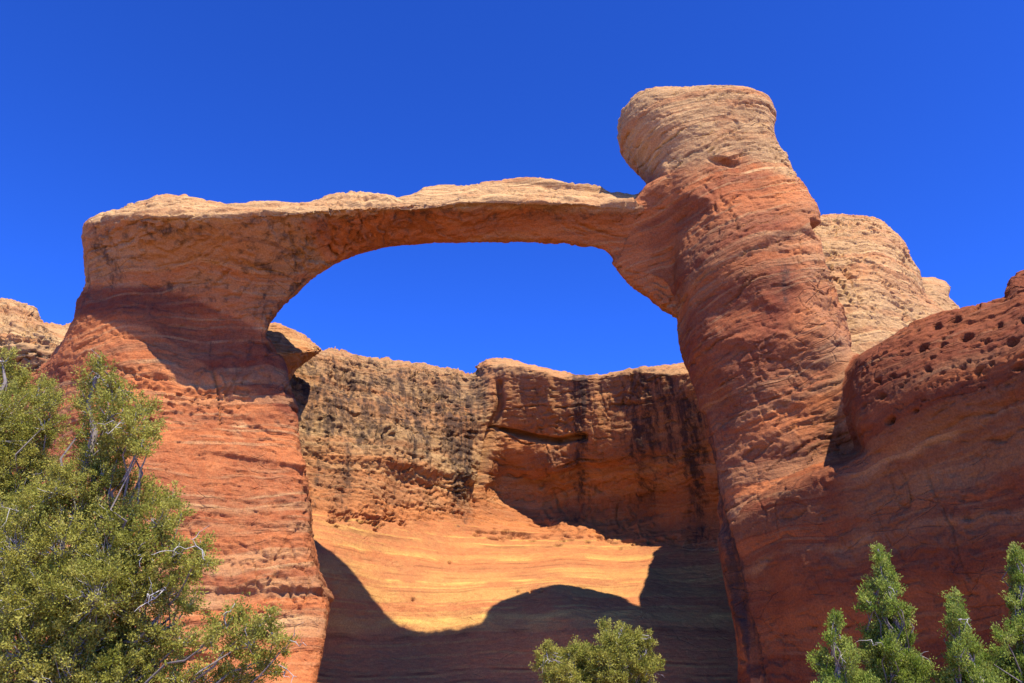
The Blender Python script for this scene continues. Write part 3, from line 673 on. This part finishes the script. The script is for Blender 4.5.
def leaves(cent, dirs, length, width, rnd):
    """small flat scale-leaf sprays: pointed quads along dirs"""
    n = len(cent); d = dirs / np.maximum(np.linalg.norm(dirs, axis=1, keepdims=True), 1e-9)
    r = rnd.normal(size=(n, 3)); a = np.cross(d, r); a /= np.maximum(np.linalg.norm(a, axis=1, keepdims=True), 1e-9)
    L = length * rnd.uniform(0.6, 1.35, (n, 1)); Wd = width * rnd.uniform(0.7, 1.3, (n, 1)); k = np.cross(d, a) * Wd * 0.5
    v = np.stack([cent, cent + d * L * 0.55 + a * Wd + k, cent + d * L, cent + d * L * 0.5 - a * Wd + k], 1).reshape(-1, 3)
    return v, np.arange(n * 4).reshape(n, 4)

def juniper(name, label, base, clumps, mat, seed, leaf=(0.028, 0.0072), dens=1.0, spread=0.35, up=0.35, trunk_r=0.13, top=None, group=None, dead=0, lean=None):
    """clumps: (px, py, Y, radius in px): where boughs end; each bough carries twigs that end in leafy tufts"""
    rnd = np.random.default_rng(seed); o = bpy.data.objects.new(name, None); COL.objects.link(o); o.location = base; tag(o, label, 'tree', group)
    base = np.array(base, float); cs = np.array([at(c[0], c[1], c[2] + rnd.normal(0, spread * 0.6)) for c in clumps]); rs = np.array([c[3] * c[2] / FPX * 1.05 for c in clumps])
    tops = cs[np.argmax(cs[:, 2])] if top is None else np.array(top)
    wood = Tubes(); twig = Tubes()
    spine = bend(base, tops, 0.0, rnd, 14, 0.02); wood.add(spine - np.array([0, 0, 0.0]), trunk_r, 0.012, 8)
    LV, LQ, TN, n0 = [], [], [], 0
    for c, r in zip(cs, rs):
        zt = base[2] + (c[2] - base[2]) * rnd.uniform(0.45, 0.75) - 0.15; st = spine[np.argmin(np.abs(spine[:, 2] - zt))]
        lim = bend(st + np.array([0, 0.25, 0]), c, rnd.uniform(-0.08, 0.02), rnd, 8, 0.045); d0 = np.linalg.norm(c - st)
        if d0 > 0.15: wood.add(lim, 0.008 + 0.012 * min(d0, 2), 0.005, 5)
        nt = max(5, int(30 * dens * (r / 0.2) ** 2))
        u = rnd.normal(size=(nt, 3)); u /= np.linalg.norm(u, axis=1, keepdims=True)
        tp = c + u * (r * rnd.uniform(0.25, 1.08, (nt, 1)) ** 0.7) * np.array([1.0, 1.0, 0.92])
        for k in range(nt):
            twd = tp[k] - c + np.array([0, 0, up * r]); org = c + (tp[k] - c) * 0.1 - np.array([0, 0, 0.3 * r])
            if rnd.random() < 0.6: twig.add(bend(org, tp[k], 0.02, rnd, 4, 0.06), 0.006, 0.002, 3)
            m = int(rnd.integers(55, 85)); tr = rnd.uniform(0.035, 0.075); dd = twd / max(np.linalg.norm(twd), 1e-6)
            # sprays feather out from the twig's end
            off = rnd.normal(0, 1, (m, 3)); off /= np.linalg.norm(off, axis=1, keepdims=True); off *= tr * rnd.uniform(0.1, 1.0, (m, 1)) ** 0.6
            cc = tp[k] + off + dd * rnd.uniform(-1.2, 1.2, (m, 1)) * tr
            ld = dd * 0.5 + off / tr * 0.5 + np.array([0, 0, up * 0.8]) + rnd.normal(0, 0.6, (m, 3))
            v, q = leaves(cc, ld, leaf[0], leaf[1], rnd); LV.append(v); LQ.append(q + n0); n0 += len(v)
            tn = np.clip(rnd.normal(0.28, 0.25) + rnd.normal(0, 0.18, m), 0, 1); TN.append(np.repeat(tn, 4))
    lv = np.concatenate(LV); tn = np.concatenate(TN); ta = np.stack([tn, tn, tn, np.ones_like(tn)], 1)
    for k in range(dead):
        c = cs[rnd.integers(len(cs))]; st = c; e = st + rnd.normal(0, 0.13, 3) + np.array([0, -0.24, -0.04])
        p = bend(st, e, 0.03, rnd, 6, 0.08); twig.add(p, 0.008, 0.002, 4)
        for t in range(3):
            s0 = p[2 + t % 3]; twig.add(bend(s0, s0 + rnd.normal(0, 0.10, 3), 0.02, rnd, 4, 0.1), 0.005, 0.0015, 3)
    off = -np.array(base)
    for nm, vv, qq, mt, at2 in (("trunk", np.concatenate(wood.v + twig.v), np.concatenate(wood.q + [k + wood.n for k in twig.q]), M_BARK, None), ("crown", lv, np.concatenate(LQ), mat, {"tone": ta})):
        ob = quads_object(nm, vv + off, qq, mt, at2, o, smooth=(nm != "crown"))
        if nm == "trunk":
            ob.data.materials.append(M_DEAD); nw = sum(len(k) for k in wood.q); mi = np.zeros(len(qq), np.int32); mi[nw:] = 1
            ob.data.polygons.foreach_set("material_index", mi)
    return o

def cl(lst, Y): return [(a, b, Y, r) for a, b, r in lst]
juniper("juniper_tree", "olive green juniper cut by the left frame edge, behind the bigger spired juniper", (-5.4, 10.6, 0),
        cl([(2, 362, 16), (14, 382, 20), (38, 392, 20), (52, 402, 14), (4, 412, 34), (46, 424, 18), (26, 446, 32), (2, 470, 38), (40, 478, 26), (-20, 430, 40), (-30, 380, 30), (10, 510, 40), (-20, 520, 40), (-20, 600, 50), (10, 560, 40)], 10.2),
        M_JUN, 11, dens=0.8, dead=8, group=None)
juniper("juniper_tree", "large olive green juniper with a spired top and grey twigs standing before the left buttress", (-4.0, 9.2, 0),
        cl([(100, 366, 11), (92, 380, 14), (112, 384, 14), (88, 402, 17), (122, 396, 15), (110, 412, 20), (140, 410, 15), (134, 428, 18), (154, 430, 11), (96, 436, 22), (120, 446, 20), (92, 462, 20),
            (142, 448, 12), (104, 476, 24), (60, 486, 24), (126, 488, 20), (152, 498, 18), (172, 500, 13), (182, 512, 8), (40, 510, 30), (80, 512, 30), (120, 518, 26), (160, 520, 18), (20, 545, 36), (64, 548, 36), (108, 550, 34), (148, 548, 28),
            (178, 556, 16), (202, 546, 13), (206, 560, 11), (194, 572, 14), (10, 600, 40), (56, 596, 40), (100, 592, 36), (140, 590, 30), (168, 590, 20), (188, 604, 13), (30, 640, 44), (80, 640, 40), (122, 634, 36), (156, 630, 24), (182, 640, 16),
            (20, 680, 44), (70, 684, 44), (116, 676, 36), (152, 668, 24), (180, 674, 16), (212, 640, 10), (226, 624, 14), (240, 614, 11), (262, 620, 13), (274, 634, 12), (284, 648, 8), (250, 640, 18), (230, 652, 14), (262, 662, 14), (238, 674, 18), (206, 676, 16), (276, 672, 8),
            (60, 730, 50), (130, 730, 50), (0, 740, 50)], 9.0),
        M_JUN, 12, dens=1.0, trunk_r=0.15, dead=22)
juniper("juniper_shrub", "small rounded yellow green juniper in front of the dark alcove shadow", (1.6, 15.2, 0),
        cl([(541, 663, 8), (548, 651, 7), (558, 658, 10), (570, 654, 8), (582, 648, 8), (592, 658, 11), (606, 630, 7), (609, 640, 9), (605, 655, 10), (622, 634, 8), (634, 638, 8), (646, 640, 8), (622, 648, 11), (638, 652, 10), (654, 665, 8), (645, 668, 9),
            (626, 664, 12), (560, 674, 14), (584, 674, 16), (610, 674, 16), (636, 682, 14), (570, 700, 24), (620, 700, 24), (600, 730, 30)], 15.0),
        M_JUN, 13, leaf=(0.036, 0.009), dens=1.1, trunk_r=0.08, dead=12)
def spire(tip, foot, wl, wr, n, Y, seed):
    rnd = random.Random(seed); out = []
    for k in range(n):
        t = ((k + 0.5) / n) ** 0.8; cx = tip[0] + (foot[0] - tip[0]) * t; cy = tip[1] + (foot[1] - tip[1]) * t
        out.append((cx + rnd.uniform(-wl, wr) * t * (0.95 + 0.3 * math.sin(7 * t + seed)), cy + rnd.uniform(-7, 7), Y + rnd.gauss(0, 0.15), (3.2 + 9 * t) * rnd.uniform(0.6, 1.25)))
    out += [(tip[0], tip[1] + 4, Y, 3.0), (tip[0] + 2, tip[1] + 12, Y, 4.0)]
    return out
for k, (tip, foot, wl, wr, n, Y, lb) in enumerate((
        ((834, 618), (838, 720), 30, 34, 34, 12.0, "short pointed juniper leaning at the left end of the right hand junipers"),
        ((878, 549), (905, 730), 66, 58, 110, 12.4, "broad bright green juniper with a pointed tip below the shaded cliff"),
        ((953, 600), (985, 730), 46, 50, 64, 11.6, "narrow spired young juniper between the broad juniper and the one at the right frame edge"),
        ((1013, 549), (1040, 730), 56, 70, 100, 12.2, "tall juniper spire cut by the right frame edge"))):
    b = at(foot[0], 683, Y)
    juniper("juniper_sapling", lb, (b[0], Y, 0), spire(tip, foot, wl, wr, n, Y, 50 + k), M_JUN2, 60 + k, leaf=(0.032, 0.0078), dens=1.25, spread=0.22, up=0.9, trunk_r=0.09, top=at(tip[0], tip[1], Y), group="young junipers below the right cliff", dead=4)

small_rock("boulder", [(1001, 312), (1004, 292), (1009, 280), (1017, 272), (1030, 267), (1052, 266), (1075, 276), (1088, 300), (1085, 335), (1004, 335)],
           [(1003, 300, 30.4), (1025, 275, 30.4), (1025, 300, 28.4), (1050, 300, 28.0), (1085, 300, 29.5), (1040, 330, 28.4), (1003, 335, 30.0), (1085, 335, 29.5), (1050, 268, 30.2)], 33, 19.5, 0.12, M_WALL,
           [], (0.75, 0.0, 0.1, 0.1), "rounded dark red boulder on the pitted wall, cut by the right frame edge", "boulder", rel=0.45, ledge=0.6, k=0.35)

# ------------------------------------------------------------------ ground
gs = G("red_sand"); geo = N(gs.t, "ShaderNodeNewGeometry")
c = gs.mix(gs.noise(geo.outputs['Position'], 0.5, 6.0, 0.6), (0.27, 0.15, 0.08), (0.37, 0.21, 0.115))
bs = N(gs.t, "ShaderNodeBsdfPrincipled"); gs.link(c, bs.inputs['Base Color']); bs.inputs['Roughness'].default_value = 0.95
bp = N(gs.t, "ShaderNodeBump"); bp.inputs['Strength'].default_value = 0.6; bp.inputs['Distance'].default_value = 0.2
gs.link(gs.noise(geo.outputs['Position'], 2.0, 8.0, 0.65), bp.inputs['Height']); gs.link(bp.outputs[0], bs.inputs['Normal']); gs.link(bs.outputs[0], gs.out.inputs[0])
xs = np.concatenate([[-3000, -800, -250], np.arange(-80, 81, 2.0), [250, 800, 3000]]); ys = np.concatenate([[-3000, -800, -250], np.arange(-60, 101, 2.0), [250, 800, 3000]])
XX, YY = np.meshgrid(xs, ys, indexing='ij'); gv = np.stack([XX.ravel(), YY.ravel(), np.zeros(XX.size)], 1)
gv[:, 2] = 0.16 * fbm(gv, 0.12, 3, 2) * (np.hypot(gv[:, 0], gv[:, 1]) < 120)
ii = np.arange(XX.size).reshape(XX.shape)
gq = np.stack([ii[:-1, :-1].ravel(), ii[1:, :-1].ravel(), ii[1:, 1:].ravel(), ii[:-1, 1:].ravel()], 1)
tag(quads_object("ground", gv, gq, gs.m), kind='structure', label="red sandy ground")
